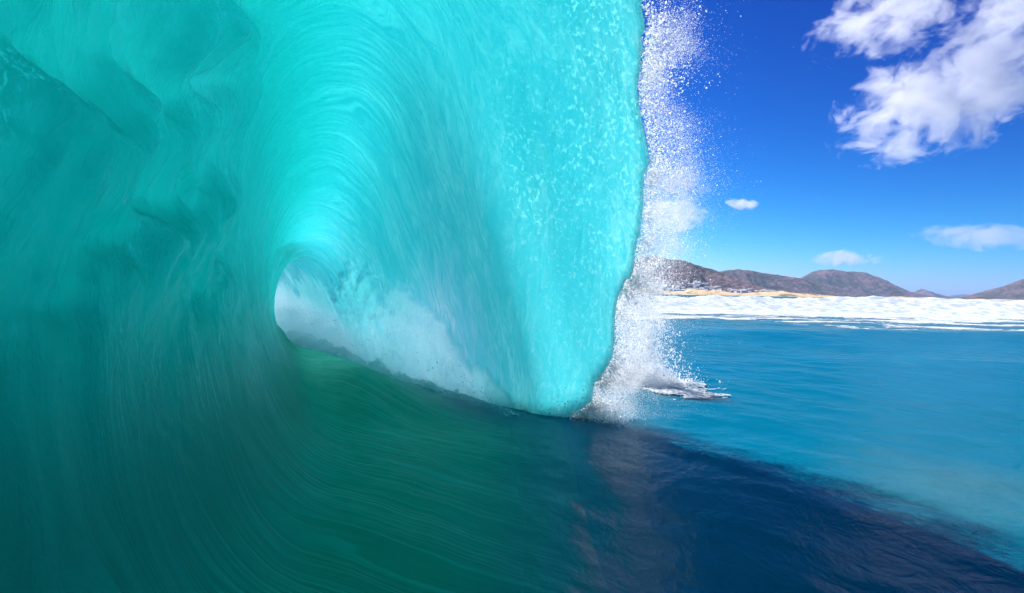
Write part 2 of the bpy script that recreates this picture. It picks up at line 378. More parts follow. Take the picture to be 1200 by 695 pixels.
def mat_wave():
    t = NT('wave_water')
    uv = t.n('UVMap', uv_map='flow').outputs[0]
    wall_a = t.attr('wall'); part = t.attr('part'); foam_a = t.attr('foam'); seaward = t.attr('seaward'); chop = t.attr('chop'); near_a = t.attr('lip_side')
    pos = t.n('NewGeometry').outputs['Position']
    warp = t.noise(t.mapping(uv, (1.1, 0.5, 1)), 1.0, 3, 0.5)
    wv_ = t.n('VectorMath', operation='ADD'); t.set(wv_.inputs[0], uv)
    cmb = t.n('CombineXYZ'); t.set(cmb.inputs[0], t.math('MULTIPLY', warp, 0.9)); t.t.links.new(cmb.outputs[0], wv_.inputs[1])
    wuv = wv_.outputs[0]
    st1 = t.noise(t.mapping(wuv, (30, 1.3, 1)), 1.0, 4, 0.6, 0.4)
    st2 = t.noise(t.mapping(wuv, (80, 7, 1)), 1.0, 4, 0.65, 0.6)
    iso = t.noise(t.mapping(pos, (26, 26, 17)), 1.0, 5, 0.65, 0.7)
    iso2 = t.noise(t.mapping(pos, (38, 38, 22)), 1.0, 5, 0.65, 0.5)
    br = t.noise(t.mapping(uv, (1.4, 0.8, 1)), 1.0, 4, 0.55)
    mot = t.noise(t.mapping(wuv, (17, 6.5, 1), (0, 0, 0.35)), 1.0, 7, 0.72, 1.1)
    cloudy = t.noise(t.mapping(wuv, (2.6, 1.2, 1), (0, 0, 0.5)), 1.0, 5, 0.6, 0.8)
    lines = t.ramp(t.math('ADD', t.math('MULTIPLY', st1, 0.6), t.math('MULTIPLY', st2, 0.4)), 0.40, 0.68)
    net = t.ramp(mot, 0.40, 0.78)
    tex = t.math('ADD', t.math('MULTIPLY', lines, t.math('SUBTRACT', 1.0, t.math('MULTIPLY', near_a, 0.75))), t.math('MULTIPLY', net, t.math('ADD', 0.22, t.math('MULTIPLY', near_a, 0.42))))
    foam = t.math('MULTIPLY', tex, t.math('ADD', t.ramp(br, 0.36, 0.64), t.math('MULTIPLY', t.ramp(cloudy, 0.42, 0.66), 0.85)))
    foam = t.math('MULTIPLY', foam, foam_a)
    fleck = t.math('MULTIPLY', t.ramp(iso2, 0.53, 0.66), chop)  # white flecks: foam at the lip, painted glints along the creases
    foam = t.math('MINIMUM', t.math('ADD', foam, t.math('MULTIPLY', fleck, 0.9)), 0.92)
    puff = t.noise(t.mapping(pos, (9, 9, 9)), 1.0, 6, 0.65, 0.6)
    froth = t.math('MULTIPLY', t.attr('froth'), t.ramp(puff, 0.12, 0.44))
    foam = t.math('MAXIMUM', foam, froth)
    body = t.mix(t.ramp(part, 0.12, 0.62), (0.002, 0.30, 0.15, 1), (0.012, 0.74, 0.62, 1))  # brighter colour up the wall stands in for light from behind
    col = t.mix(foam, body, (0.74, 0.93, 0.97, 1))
    h = t.math('ADD', t.math('MULTIPLY', t.math('MULTIPLY', st1, t.ramp(br, 0.3, 0.7)), 0.030), t.math('MULTIPLY', st2, 0.009))
    h = t.math('ADD', h, t.math('MULTIPLY', iso, t.math('ADD', 0.008, t.math('ADD', t.math('MULTIPLY', chop, 0.014), t.math('MULTIPLY', froth, 0.05)))))
    nb = t.bump(h, 0.7, 0.5)
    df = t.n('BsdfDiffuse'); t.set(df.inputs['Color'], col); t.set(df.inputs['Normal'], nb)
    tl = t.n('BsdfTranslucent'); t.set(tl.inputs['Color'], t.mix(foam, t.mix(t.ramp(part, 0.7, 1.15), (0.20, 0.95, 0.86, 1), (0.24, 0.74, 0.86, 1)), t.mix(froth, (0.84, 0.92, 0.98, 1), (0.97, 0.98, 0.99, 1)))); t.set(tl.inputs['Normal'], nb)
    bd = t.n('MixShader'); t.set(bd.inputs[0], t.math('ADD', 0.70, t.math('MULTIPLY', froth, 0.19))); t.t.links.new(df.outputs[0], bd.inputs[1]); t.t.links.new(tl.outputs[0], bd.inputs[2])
    gl = t.n('BsdfGlossy'); gl.inputs['Roughness'].default_value = 0.06; t.set(gl.inputs['Normal'], nb)
    fr = t.n('Fresnel'); fr.inputs['IOR'].default_value = 1.33; t.set(fr.inputs['Normal'], nb)
    fac = t.math('MULTIPLY', fr.outputs[0], t.math('SUBTRACT', 1.0, t.n('NewGeometry').outputs['Backfacing']))
    pm = t.n('MixShader'); t.set(pm.inputs[0], t.math('MULTIPLY', fac, t.math('ADD', 0.50, t.math('MULTIPLY', chop, 0.5)))); t.t.links.new(bd.outputs[0], pm.inputs[1]); t.t.links.new(gl.outputs[0], pm.inputs[2])
    tp = t.n('BsdfTransparent'); cm = t.n('MixShader'); gl_ = t.math('MULTIPLY', t.math('MULTIPLY', t.attr('glint'), t.ramp(iso2, 0.50, 0.66)), 0.6)
    sl_ = t.math('MULTIPLY', t.math('MULTIPLY', lines, t.attr('sheet')), 0.30)
    t.set(cm.inputs[0], t.math('MINIMUM', t.math('ADD', t.math('MULTIPLY', t.attr('clear'), t.math('SUBTRACT', 1.0, t.math('MULTIPLY', foam, 0.6))), t.math('ADD', gl_, sl_)), 0.85))
    t.t.links.new(pm.outputs[0], cm.inputs[1]); t.t.links.new(tp.outputs[0], cm.inputs[2]); pm = cm
    va = t.n('VolumeAbsorption'); va.inputs['Color'].default_value = (0.35, 0.87, 0.885, 1); va.inputs['Density'].default_value = 8.0
    t.t.links.new(va.outputs[0], t.out.inputs['Volume']); t.m.cycles.homogeneous_volume = True
    # open water for the trough, rippled like the sea around it
    n1 = t.noise(t.mapping(pos, (7, 4.5, 1), (0, 0, 0.5)), 1.0, 4, 0.6, 0.6)
    n2 = t.noise(t.mapping(pos, (1.2, 0.8, 1), (0, 0, -0.3)), 1.0, 4, 0.55, 0.4)
    n0 = t.noise(t.mapping(pos, (24, 15, 1), (0, 0, 0.35)), 1.0, 3, 0.6, 0.2)
    hb = t.math('ADD', t.math('ADD', t.math('MULTIPLY', n1, 0.024), t.math('MULTIPLY', n0, 0.008)), t.math('MULTIPLY', n2, 0.07))
    qc = t.mix(seaward, (0.0, 0.245, 0.16, 1), (0.0, 0.13, 0.175, 1))  # green side: the wave's reflection painted into the water colour
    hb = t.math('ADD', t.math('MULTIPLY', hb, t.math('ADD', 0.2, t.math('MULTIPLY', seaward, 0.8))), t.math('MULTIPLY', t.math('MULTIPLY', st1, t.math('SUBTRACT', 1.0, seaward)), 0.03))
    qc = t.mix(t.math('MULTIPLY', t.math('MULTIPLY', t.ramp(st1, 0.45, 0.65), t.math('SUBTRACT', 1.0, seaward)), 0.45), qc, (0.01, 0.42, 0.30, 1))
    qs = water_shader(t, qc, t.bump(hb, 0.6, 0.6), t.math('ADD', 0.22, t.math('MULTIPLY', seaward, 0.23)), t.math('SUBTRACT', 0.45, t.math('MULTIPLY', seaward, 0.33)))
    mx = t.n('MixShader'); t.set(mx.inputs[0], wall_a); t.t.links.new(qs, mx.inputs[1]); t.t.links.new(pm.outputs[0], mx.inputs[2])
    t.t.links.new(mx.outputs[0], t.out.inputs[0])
    return t.m
M_WAVE = mat_wave()
wave = empty('breaking_wave', world_of(5.0, -1.0, 0.0).tolist())
tag(wave, 'hollow turquoise breaking wave curling over from the left, seen from inside its barrel', 'wave')
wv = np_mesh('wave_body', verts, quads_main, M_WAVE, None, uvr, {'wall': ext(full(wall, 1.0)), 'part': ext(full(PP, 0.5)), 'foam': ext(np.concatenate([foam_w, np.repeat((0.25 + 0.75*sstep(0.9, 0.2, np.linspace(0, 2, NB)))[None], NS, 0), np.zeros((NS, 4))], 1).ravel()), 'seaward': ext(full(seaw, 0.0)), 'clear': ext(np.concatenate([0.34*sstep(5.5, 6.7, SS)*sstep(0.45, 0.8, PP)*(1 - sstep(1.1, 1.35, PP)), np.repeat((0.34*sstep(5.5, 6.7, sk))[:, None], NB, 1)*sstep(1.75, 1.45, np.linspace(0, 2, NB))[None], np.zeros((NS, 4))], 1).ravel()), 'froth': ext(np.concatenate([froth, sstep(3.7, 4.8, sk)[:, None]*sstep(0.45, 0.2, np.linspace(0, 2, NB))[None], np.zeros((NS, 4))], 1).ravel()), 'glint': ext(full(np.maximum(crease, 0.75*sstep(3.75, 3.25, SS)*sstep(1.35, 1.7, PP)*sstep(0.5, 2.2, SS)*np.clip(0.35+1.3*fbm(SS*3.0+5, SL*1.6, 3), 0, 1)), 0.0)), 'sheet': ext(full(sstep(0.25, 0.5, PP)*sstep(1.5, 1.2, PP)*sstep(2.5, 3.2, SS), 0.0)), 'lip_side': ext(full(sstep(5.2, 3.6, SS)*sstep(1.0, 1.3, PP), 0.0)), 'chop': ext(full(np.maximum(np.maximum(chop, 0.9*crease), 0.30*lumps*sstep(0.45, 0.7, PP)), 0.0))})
wv.parent = wave; wv.matrix_parent_inverse = Matrix.Translation(-Vector(wave.location))

# ------------------------------------------------------------------ spray
OCT_V = np.array([[1,0,0],[-1,0,0],[0,1,0],[0,-1,0],[0,0,1],[0,0,-1]], float)
OCT_F = np.array([[0,2,4],[2,1,4],[1,3,4],[3,0,4],[2,0,5],[1,2,5],[3,1,5],[0,3,5]])
def droplets(name, pts, rad, mat, parent, stretch=None):
    n = len(pts)
    rot = rng.normal(size=(n, 3, 3)); qm, _ = np.linalg.qr(rot)
    v = OCT_V[None]*rad[:, None, None]*rng.uniform(0.7, 1.3, (n, 1, 3))
    v = np.einsum('nij,nkj->nki', qm, v)
    if stretch is not None: v = v + stretch[:, None, :]*(v @ np.array([0, 0, 1.0]))[..., None]
    v = v + pts[:, None, :]
    f = (OCT_F[None] + (np.arange(n)*6)[:, None, None]).reshape(-1, 3)
    o = np_mesh(name, v.reshape(-1, 3), f, mat)
    if parent: o.parent = parent; o.matrix_parent_inverse = Matrix.Translation(-Vector(parent.location))
    return o
def mat_drop(name, clear):
    t = NT(name)
    d = t.n('BsdfDiffuse'); d.inputs[0].default_value = (0.98, 0.98, 0.98, 1)
    tr = t.n('BsdfTranslucent'); tr.inputs[0].default_value = (0.985, 0.99, 1.0, 1)
    g = t.n('BsdfGlossy'); g.inputs['Roughness'].default_value = 0.15
    m1 = t.n('MixShader'); m1.inputs[0].default_value = 0.8; t.t.links.new(d.outputs[0], m1.inputs[1]); t.t.links.new(tr.outputs[0], m1.inputs[2])
    m2 = t.n('MixShader'); m2.inputs[0].default_value = 0.06; t.t.links.new(m1.outputs[0], m2.inputs[1]); t.t.links.new(g.outputs[0], m2.inputs[2])
    tp = t.n('BsdfTransparent'); m3 = t.n('MixShader'); m3.inputs[0].default_value = clear; t.t.links.new(m2.outputs[0], m3.inputs[1]); t.t.links.new(tp.outputs[0], m3.inputs[2])
    t.t.links.new(m3.outputs[0], t.out.inputs[0]); return t.m
M_DROP = mat_drop('spray_drops', 0.30); M_VEIL = mat_drop('fine_spray', 0.58)
tip = P3d[:, -1, :] + np.array([0.62*N[0]-0.78*D[0] + 1.1*N[0], 0.62*N[1]-0.78*D[1] + 1.1*N[1], 0])*0.020
def tip_at(s): return np.stack([np.interp(s, sk, tip[:, i_]) for i_ in range(3)], -1)
n_ = 60000
ss = rng.uniform(1.8, 3.62, n_)
ss = np.where(rng.random(n_) < 0.95, 2.36 + 1.24*rng.random(n_)**0.8, ss)
base = tip_at(ss)
clumpy = 0.06 + 0.11*np.clip(0.6+fbm(base[:, 2]*4.0+2, ss*0+1.5, 3), 0.1, 1.6)
keep = rng.random(n_) < clumpy/clumpy.max()
n_ = int(keep.sum()); ss = ss[keep]; base = base[keep]; clumpy = clumpy[keep]
off = np.abs(rng.normal(0, 1, n_))**1.35*clumpy
back = rng.random(n_) < 0.0
dirn = np.stack([(0.85*N[0] - 0.52*D[0])*off, (0.85*N[1] - 0.52*D[1])*off, -off*0.25 + rng.normal(0, 0.03, n_)], -1)
dirn[back] *= -0.6; dirn[back] -= np.array([N[0], N[1], 0])*0.02
pts = base + dirn + rng.normal(0, 0.015, (n_, 3))
rad = np.clip(rng.lognormal(math.log(0.0023), 0.5, n_), 0.0011, 0.011); big = rng.random(n_) < 0.035; rad[big] = rng.uniform(0.005, 0.012, big.sum()); dirn[big] *= 0.45; pts = base + dirn + rng.normal(0, 0.02, (n_, 3)); rad = rad*np.where(off > 0.3, 0.8, 1.0)
droplets('spray_fringe', pts, rad, M_DROP, wave)['kind'] = 'stuff'

n_ = 230000
ss = np.where(rng.random(n_) < 0.97, 2.36 + 1.24*rng.random(n_)**0.85, rng.uniform(1.8, 3.6, n_))
base = tip_at(ss)
lobes = 0.08 + 0.17*np.clip(0.75 + 1.1*fbm(base[:, 2]*2.2+6, ss*0+1.5, 3), 0.0, 1.7)
keep = rng.random(n_) < (lobes/lobes.max())**1.3
n_ = int(keep.sum()); ss = ss[keep]; base = base[keep]; lobes = lobes[keep]
off = lobes*(1.25*rng.random(n_)**0.9 + 0.35*np.abs(rng.normal(0, 1, n_))**2*0.6)
sg = np.where(rng.random(n_) < 0.0, -0.7, 1.0)
pts = base + np.stack([(0.85*N[0]-0.52*D[0])*off*sg, (0.85*N[1]-0.52*D[1])*off*sg, -0.2*off + rng.normal(0, 0.03, n_)], -1) + rng.normal(0, 0.02, (n_, 3))
pts += 0.06*np.stack([fbm(pts[:, 2]*6, pts[:, 1]*6, 2), fbm(pts[:, 2]*6+9, pts[:, 0]*6, 2), fbm(pts[:, 0]*6, pts[:, 1]*6+5, 2)], -1)
TET = np.array([[1,1,1],[-1,-1,1],[-1,1,-1],[1,-1,-1]], float)/1.6
tr_ = rng.uniform(0.0012, 0.0026, n_); qm, _ = np.linalg.qr(rng.normal(size=(n_, 3, 3)))
tvv = np.einsum('ij,nkj->nik', TET, qm)*tr_[:, None, None] + pts[:, None, :]
tff = (np.array([[0,1,2],[0,2,3],[0,3,1],[1,3,2]])[None] + (np.arange(n_)*4)[:, None, None]).reshape(-1, 3)
veil = np_mesh('spray_veil', tvv.reshape(-1, 3), tff, M_VEIL, smooth=False); veil.parent = wave; veil.matrix_parent_inverse = Matrix.Translation(-Vector(wave.location)); veil['kind'] = 'stuff'

# ------------------------------------------------------------------ whitewater rolling inside the barrel
def local_frame(name, s0, n0, z0=0.0):
    o = empty(name, world_of(s0, n0, z0).tolist())
    o.rotation_euler = (0, 0, math.atan2(D[1], D[0])); return o      # local x = along the tube, local -y = seaward
def mat_mist(name, dens, fn, g=0.4, tint=(0.96, 0.985, 0.99, 1)):
    t = NT(name)
    p = t.n('VolumePrincipled'); p.inputs['Color'].default_value = tint; p.inputs['Anisotropy'].default_value = g
    co = t.n('TexCoord').outputs['Object']; sp = t.n('SeparateXYZ'); t.t.links.new(co, sp.inputs[0])
    t.set(p.inputs['Density'], fn(t, co, *sp.outputs[:3], dens))
    t.t.links.new(p.outputs[0], t.out.inputs['Volume']); t.m.cycles.volume_step_rate = 0.05
    return t.m
def dome(name, L, ny, hfun, mat, nx=90, nt_=20, yc=lambda x: 0*x, wfun=None):
    x = np.linspace(0, L, nx); th = np.linspace(0, math.pi, nt_)
    h = hfun(x); w = wfun(x) if wfun else ny + 0*x
    V = np.stack([np.repeat(x[:, None], nt_, 1), yc(x)[:, None] + w[:, None]*np.cos(th)[None], h[:, None]*np.sin(th)[None] - 0.1], -1)
    return V
roll_h = lambda x: 0.02 + 0.80*sstep(-0.2, 2.6, x) + 0.22*sstep(2.5, 5, x)
roll_w = lambda x: 0.06 + 0.34*sstep(0.0, 2.0, x) + 0.1*sstep(2, 6, x)
def foam_mat(name, through, sc=16, dark=(0.80, 0.88, 0.90, 1)):
    t = NT(name)
    pos = t.n('NewGeometry').outputs['Position']
    n1 = t.noise(pos, sc, 6, 0.65, 0.4); n2 = t.noise(pos, 60, 3, 0.6)
    c = t.mix(t.ramp(n1, 0.35, 0.62), dark, (0.93, 0.95, 0.96, 1))
    nb = t.bump(t.math('ADD', n1, t.math('MULTIPLY', n2, 0.4)), 0.7, 0.05)
    d = t.n('BsdfDiffuse'); t.set(d.inputs['Color'], c); t.set(d.inputs['Normal'], nb)
    tr = t.n('BsdfTranslucent'); t.set(tr.inputs['Color'], c); t.set(tr.inputs['Normal'], nb)
    m = t.n('MixShader'); m.inputs[0].default_value = through; t.t.links.new(d.outputs[0], m.inputs[1]); t.t.links.new(tr.outputs[0], m.inputs[2])
    t.t.links.new(m.outputs[0], t.out.inputs[0]); return t.m
M_FOAM = foam_mat('foam', 0.62); M_SURF = foam_mat('surf_foam', 0.36, 1.6, (0.50, 0.63, 0.72, 1))
whitewater = local_frame('whitewater', 3.7, 2.62)
tag(whitewater, 'pale whitewater and mist rolling along the floor inside the barrel', 'whitewater')
NXr, NTr = 420, 60
V = dome('x', 9.5, 0.4, lambda x: 0.20*roll_h(x), None, NXr, NTr, wfun=lambda x: 0.6*roll_w(x))
thn = np.linspace(0, math.pi, NTr)
A_ = np.repeat(np.linspace(0, 9.5, NXr)[:, None], NTr, 1); B_ = np.repeat(thn[None], NXr, 0)
nrm = np.stack([0*A_, np.cos(B_), np.sin(B_)], -1)
amp = np.minimum(1, roll_h(A_)*2)
V = V + nrm*(amp*(0.16*fbm(A_*2.5, B_*1.5, 4) + 0.07*np.abs(fbm(A_*9, B_*4, 3)) + 0.03*fbm(A_*26, B_*12, 2)))[..., None]
fb = np_mesh('foam_body', V.reshape(-1, 3), grid_quads(NXr, NTr), M_FOAM); fb.parent = whitewater
# fine mist hanging over it
def mist_fn(t, co, x, y, z, dens):
    n = t.noise(t.mapping(co, (3.6, 3.6, 4.2)), 1.0, 6, 0.68, 0.8)
    hx_ = t.math('ADD', 0.10, t.math('MULTIPLY', t.ramp(x, -0.2, 3.0), 0.80))
    e = t.math('ADD', t.math('POWER', t.math('DIVIDE', y, t.math('MULTIPLY', hx_, 0.75)), 2.0), t.math('POWER', t.math('DIVIDE', t.math('MAXIMUM', z, 0.0), hx_), 2.0))
    f = t.math('SUBTRACT', t.math('ADD', t.math('SUBTRACT', 1.0, e), t.math('MULTIPLY', t.math('SUBTRACT', n, 0.5), 3.4)), 0.25)
    return t.math('MULTIPLY', t.math('MINIMUM', t.math('MAXIMUM', f, 0.0), 0.7), dens)
mv = np.array([(0,-.8,-.02),(9,-.8,-.02),(9,.55,-.02),(0,.55,-.02),(0,-.25,.35),(9,-.8,1.35),(9,.5,1.35),(0,.25,.35)], float)
mq = np.array([(0,3,2,1),(4,5,6,7),(0,1,5,4),(1,2,6,5),(2,3,7,6),(3,0,4,7)])
mist = np_mesh('mist', mv, mq, mat_mist('barrel_mist', 1.6, mist_fn, 0.55, (0.84, 0.97, 0.98, 1)), smooth=False); mist.parent = whitewater; mist['kind'] = 'stuff'
# droplets thrown off the roller
n_ = 2500
xx = 9.0*rng.random(n_)**1.3; tt = rng.uniform(0.2, math.pi, n_); rr = 0.65 + np.abs(rng.normal(0, 0.22, n_))
rr *= 1 + 0.35*fbm(xx*2.2, tt*1.4+4, 3)
p_ = np.stack([xx, roll_w(xx)*rr*np.cos(tt), np.abs(roll_h(xx)*rr*np.sin(tt))], -1)
rd = np.clip(rng.lognormal(math.log(0.0032), 0.45, n_), 0.0016, 0.010)
dd = droplets('spray_drops', p_, rd, M_VEIL, None); dd.parent = whitewater; dd['kind'] = 'stuff'

# ------------------------------------------------------------------ splash outside the curtain
splash = empty('splash', (1.50, 6.35, 0.0))
tag(splash, 'white splash thrown up from the water just right of the falling lip', 'splash')
nx, nt2 = 160, 40
a_ = np.linspace(0, 1, nx); th = np.linspace(0, 2*math.pi, nt2)
A_ = np.repeat(a_[:, None], nt2, 1); B_ = np.repeat(th[None], nx, 0)
rad_ = 0.13*np.sin(np.pi*np.clip(A_, 0.0, 1))**0.5*(1 + 0.8*fbm(A_*7, np.cos(B_)*1.3+np.sin(B_)*0.7, 4))
V = np.stack([-0.45 + 0.82*A_, 0.15*A_ + 0.6*rad_*np.cos(B_), 0.02 + 0.55*rad_*np.sin(B_)*np.where(np.sin(B_) > 0, 1 + 0.5*np.exp(-((A_-0.5)/0.25)**2), 0.4)], -1)
core = np_mesh('foam_core', V.reshape(-1, 3), grid_quads(nx, nt2), M_FOAM); core.parent = splash
def splash_fn(t, co, x, y, z, dens):
    n = t.noise(t.mapping(co, (4, 4, 4)), 1.0, 6, 0.65, 0.5)
    w = t.math('ADD', 0.13, t.math('MULTIPLY', t.math('POWER', 2.718, t.math('MULTIPLY', z, -3.2)), 0.30))
    e = t.math('ADD', t.math('POWER', t.math('DIVIDE', x, w), 2.0), t.math('POWER', t.math('DIVIDE', y, t.math('MULTIPLY', w, 0.6)), 2.0))
    f = t.math('SUBTRACT', t.math('ADD', t.math('SUBTRACT', 0.9, e), t.math('MULTIPLY', t.math('SUBTRACT', n, 0.5), 2.4)), t.math('MULTIPLY', z, 0.85))
    return t.math('MULTIPLY', t.math('MINIMUM', t.math('MAXIMUM', f, 0.0), 0.7), dens)
sv = np.array([(-.6,-.4,0),(.6,-.4,0),(.6,.4,0),(-.6,.4,0),(-.45,-.3,1.25),(.45,-.3,1.25),(.45,.3,1.25),(-.45,.3,1.25)], float)
sm = np_mesh('mist', sv, mq, mat_mist('splash_mist', 10.0, splash_fn, 0.55), smooth=False); sm.parent = splash; sm['kind'] = 'stuff'
n_ = 22000
zz = rng.random(n_)**2.4*1.15
ang = rng.normal(0, 1, n_)
cx = -0.05 + 0.10*zz - 0.10*zz**2
wd = 0.36*np.exp(-zz*2.0) + 0.12 + 0.05*zz
px_ = cx + wd*ang*0.55 + 0.05*fbm(zz*5, ang*1.5, 3); py_ = 0.09*rng.normal(0, 1, n_)
zz = np.abs(zz + 0.10*fbm(px_*9, py_*3, 3))
rd = np.clip(rng.lognormal(math.log(0.0042), 0.5, n_), 0.002, 0.016)*np.where(zz > 0.7, 0.75, 1)
sd = droplets('spray_drops', np.stack([px_, py_, zz], -1), rd, M_DROP, None); sd.parent = splash; sd['kind'] = 'stuff'
# droplets along the foot of the curtain
n_ = 9000
ss = rng.uniform(3.2, 4.4, n_); bp = tip_at(ss); bp[:, 2] = np.abs(rng.normal(0, 0.10, n_))*(0.4 + np.abs(fbm(ss*5, ss*0, 3))*2); bp[:, :2] += rng.normal(0, 0.045, (n_, 2)) + np.array([0.6*N[0]-0.8*D[0], 0.6*N[1]-0.8*D[1]])*np.abs(rng.normal(0.05, 0.06, n_))[:, None]
droplets('foot_spray', bp, np.clip(rng.lognormal(math.log(0.004), 0.4, n_), 0.002, 0.012), M_DROP, wave)['kind'] = 'stuff'

# ------------------------------------------------------------------ surf line
CM = np.array(cam.rotation_euler.to_matrix())
def ray(px, py):
    d = CM @ np.array([(px-600)/666.7, (347.5-py)/666.7, -1.0]); return d
def at(px, py, Yd):
    d = ray(px, py); return np.array([0, 0, CAM_H]) + d*(Yd/d[1])
nx, ny = 900, 60
u = np.linspace(-14, 75, nx); v = np.linspace(0, 1, ny)
U, Vv = np.meshgrid(u, v, indexing='ij')
ridge = 0.98 + 0.16*fbm(U*0.16, 0*U+1, 3) + 0.34*np.clip(fbm(U*0.7, 0*U+4, 4)-0.15, 0, 1)
prof = np.sin(math.pi*Vv**1.4)**0.9
Yw = 36 + 11*Vv + 1.5*fbm(U*0.12, 0*U, 3) - 0.05*U
Zw = -0.05 + ridge*prof*(1 + 0.20*fbm(U*0.6, Vv*5, 4)) + 0.07*fbm(U*3, Vv*16, 3)*prof
surf = np_mesh('surf_foam', np.stack([U, Yw, Zw], -1).reshape(-1, 3), grid_quads(nx, ny)[:, ::-1], M_SURF)
tag(surf, 'long bank of broken white surf along the shore below the hills', 'surf', kind='stuff')
def foam_sheet(name, x0, x1, y0, y1, step, thr, label, sx=1.0, sy=0.35, fade=None, lift=0.02):
    xs_ = np.arange(x0, x1, step*1.6); ys_ = np.arange(y0, y1, step)
    X_, Y_ = np.meshgrid(xs_, ys_, indexing='ij')
    m = fbm(X_*sx*0.35+3, Y_*sy*2.2, 5, 0.6) + 0.35*fbm(X_*sx*2.5, Y_*sy*7, 3)
    if fade is not None: m = m + fade(X_, Y_)
    Z_ = ripple(X_, Y_)*np.clip(1-np.hypot(X_, Y_)/80, 0, 1) + lift + 0.05*np.clip(m-thr, 0, 0.6)
    q = grid_quads(len(xs_), len(ys_))[:, ::-1]; keep = (m.ravel()[q].min(1) > thr)
    q = q[keep]; used, inv = np.unique(q.ravel(), return_inverse=True)
    o = np_mesh(name, np.stack([X_, Y_, Z_], -1).reshape(-1, 3)[used], inv.reshape(-1, 4), M_SURF)
    return tag(o, label, 'foam', kind='stuff')
foam_sheet('foam_carpet', -12, 70, 25, 40, 0.07, -0.30, 'flat white foam spread on the water in front of the surf bank', fade=lambda x, y: sstep(27, 33, y + 0.05*x + 1.0*fbm(x*0.3, y*0.1, 2))*0.9 - 0.45)
foam_sheet('foam_streaks', 3, 45, 15.5, 27, 0.05, 0.05, 'thin broken foam streaks drifting on the blue water short of the surf', fade=lambda x, y: 0.62*sstep(15, 25, y+0.25*(x-10)) - 0.52)

foam_sheet('foam_shadow_cover', 0.5, 2.8, 5.3, 7.2, 0.018, -0.02, 'small foam patch added over the shadow at the foot of the splash', sx=3.2, sy=1.5, fade=lambda x, y: 0.75 - 1.5*np.hypot((x-1.72)/0.80, (y-6.02)/0.72), lift=0.012)  # foam added to cover the splash's shadow on the water

# ------------------------------------------------------------------ hills, dunes, village
def hill_mat(name, veg, rock, sand):
    t = NT(name); g = t.n('NewGeometry'); pos = g.outputs['Position']
    n1 = t.noise(t.mapping(pos, (0.004, 0.004, 0.008)), 1.0, 6, 0.65); n2 = t.noise(t.mapping(pos, (0.03, 0.03, 0.03)), 1.0, 4, 0.6)
    sp = t.n('SeparateXYZ'); t.t.links.new(g.outputs['Normal'], sp.inputs[0])
    c = t.mix(t.ramp(t.math('ADD', t.math('MULTIPLY', n1, 0.7), t.math('MULTIPLY', n2, 0.3)), 0.42, 0.60), veg, rock)
    c = t.mix(t.ramp(sp.outputs[2], 0.62, 0.40), c, rock)
    p = t.n('BsdfPrincipled'); t.set(p.inputs['Base Color'], c); p.inputs['Roughness'].default_value = 0.95; p.inputs['Specular IOR Level'].default_value = 0.1
    t.set(p.inputs['Normal'], t.bump(t.math('ADD', n2, t.math('MULTIPLY', n1, 1.5)), 0.9, 26.0)); t.t.links.new(p.outputs[0], t.out.inputs[0]); return t.m
M_HILL = hill_mat('scrub_hill', (0.05, 0.055, 0.05, 1), (0.19, 0.125, 0.135, 1), None)
HILLS = []
def hill(prof, dist, depth, label, mat, seed, rough=0.22, gull=1.0):
    pts_ = [at(px, py, dist) for px, py in prof]
    xk = [p[0] for p in pts_]; zk = [max(p[2], 1.0) for p in pts_]
    nx, ny = 260, 90
    x = np.linspace(xk[0], xk[-1], nx); H = np.interp(x, xk, zk)
    v = np.linspace(0, 1, ny); Xh, Vh = np.meshgrid(x, v, indexing='ij')
    Hh = np.repeat(H[:, None], ny, 1)
    k = 1.0/dist*6.0
    Yh = dist - depth + Vh*depth*2 
    sh = np.where(Vh < 0.5, sstep(0, 0.5, Vh)**0.85, sstep(1.0, 0.5, Vh))
    gl = np.abs(fbm(Xh*0.006*gull+seed, Vh*1.6+seed, 5, 0.55))
    Zh = Hh*sh*(1 - 1.5*rough*gl*(1-sstep(0.30, 0.5, Vh)*(1-sstep(0.5, 0.7, Vh)))*2.0) + Hh*0.035*fbm(Xh*0.02+seed, Vh*3, 4)*sstep(0.02, 0.2, Vh) - 2
    o = np_mesh('mountain', np.stack([Xh, Yh, Zh], -1).reshape(-1, 3), grid_quads(nx, ny)[:, ::-1], mat)
    tag(o, label, 'mountain', kind='structure'); HILLS.append((x, Yh[0], Zh)); return o
hill([(600, 344), (680, 318), (722, 309), (745, 306), (757, 301), (766, 299.5), (783, 303), (797, 304), (812, 309), (835, 316), (852, 322), (872, 331), (895, 337), (925, 341), (950, 344)], 3600, 560, 'brown scrubby headland nearest the curtain with white houses at its foot', M_HILL, 1.0)
hill([(800, 335), (838, 319), (850, 317), (865, 315), (885, 318), (905, 321), (930, 325), (945, 327), (960, 333), (1000, 344)], 5800, 700, 'low purple ridge between the headland and the flat topped mountain', M_HILL, 5.0)
hill([(880, 343), (915, 336), (938, 327), (955, 318), (962, 316), (975, 316), (990, 317.5), (1010, 319), (1027, 325), (1033, 331), (1045, 338), (1060, 344), (1075, 347)], 7200, 900, 'flat topped purple mountain in the middle of the shore', M_HILL, 9.0)
hill([(1068, 347), (1075, 343), (1081, 338.5), (1088, 341), (1098, 345), (1108, 348)], 9500, 500, 'tiny pointed hill rising over the surf', M_HILL, 13.0)
hill([(1105, 348.5), (1118, 346), (1130, 344.8), (1145, 346), (1158, 348)], 13000, 500, 'faint low hills on the far horizon', M_HILL, 17.0)
hill([(1148, 349), (1165, 344), (1178, 337), (1190, 333), (1205, 327), (1240, 312), (1290, 300), (1340, 312), (1420, 340)], 5200, 700, 'dark brown mountain rising at the far right edge', M_HILL, 21.0)

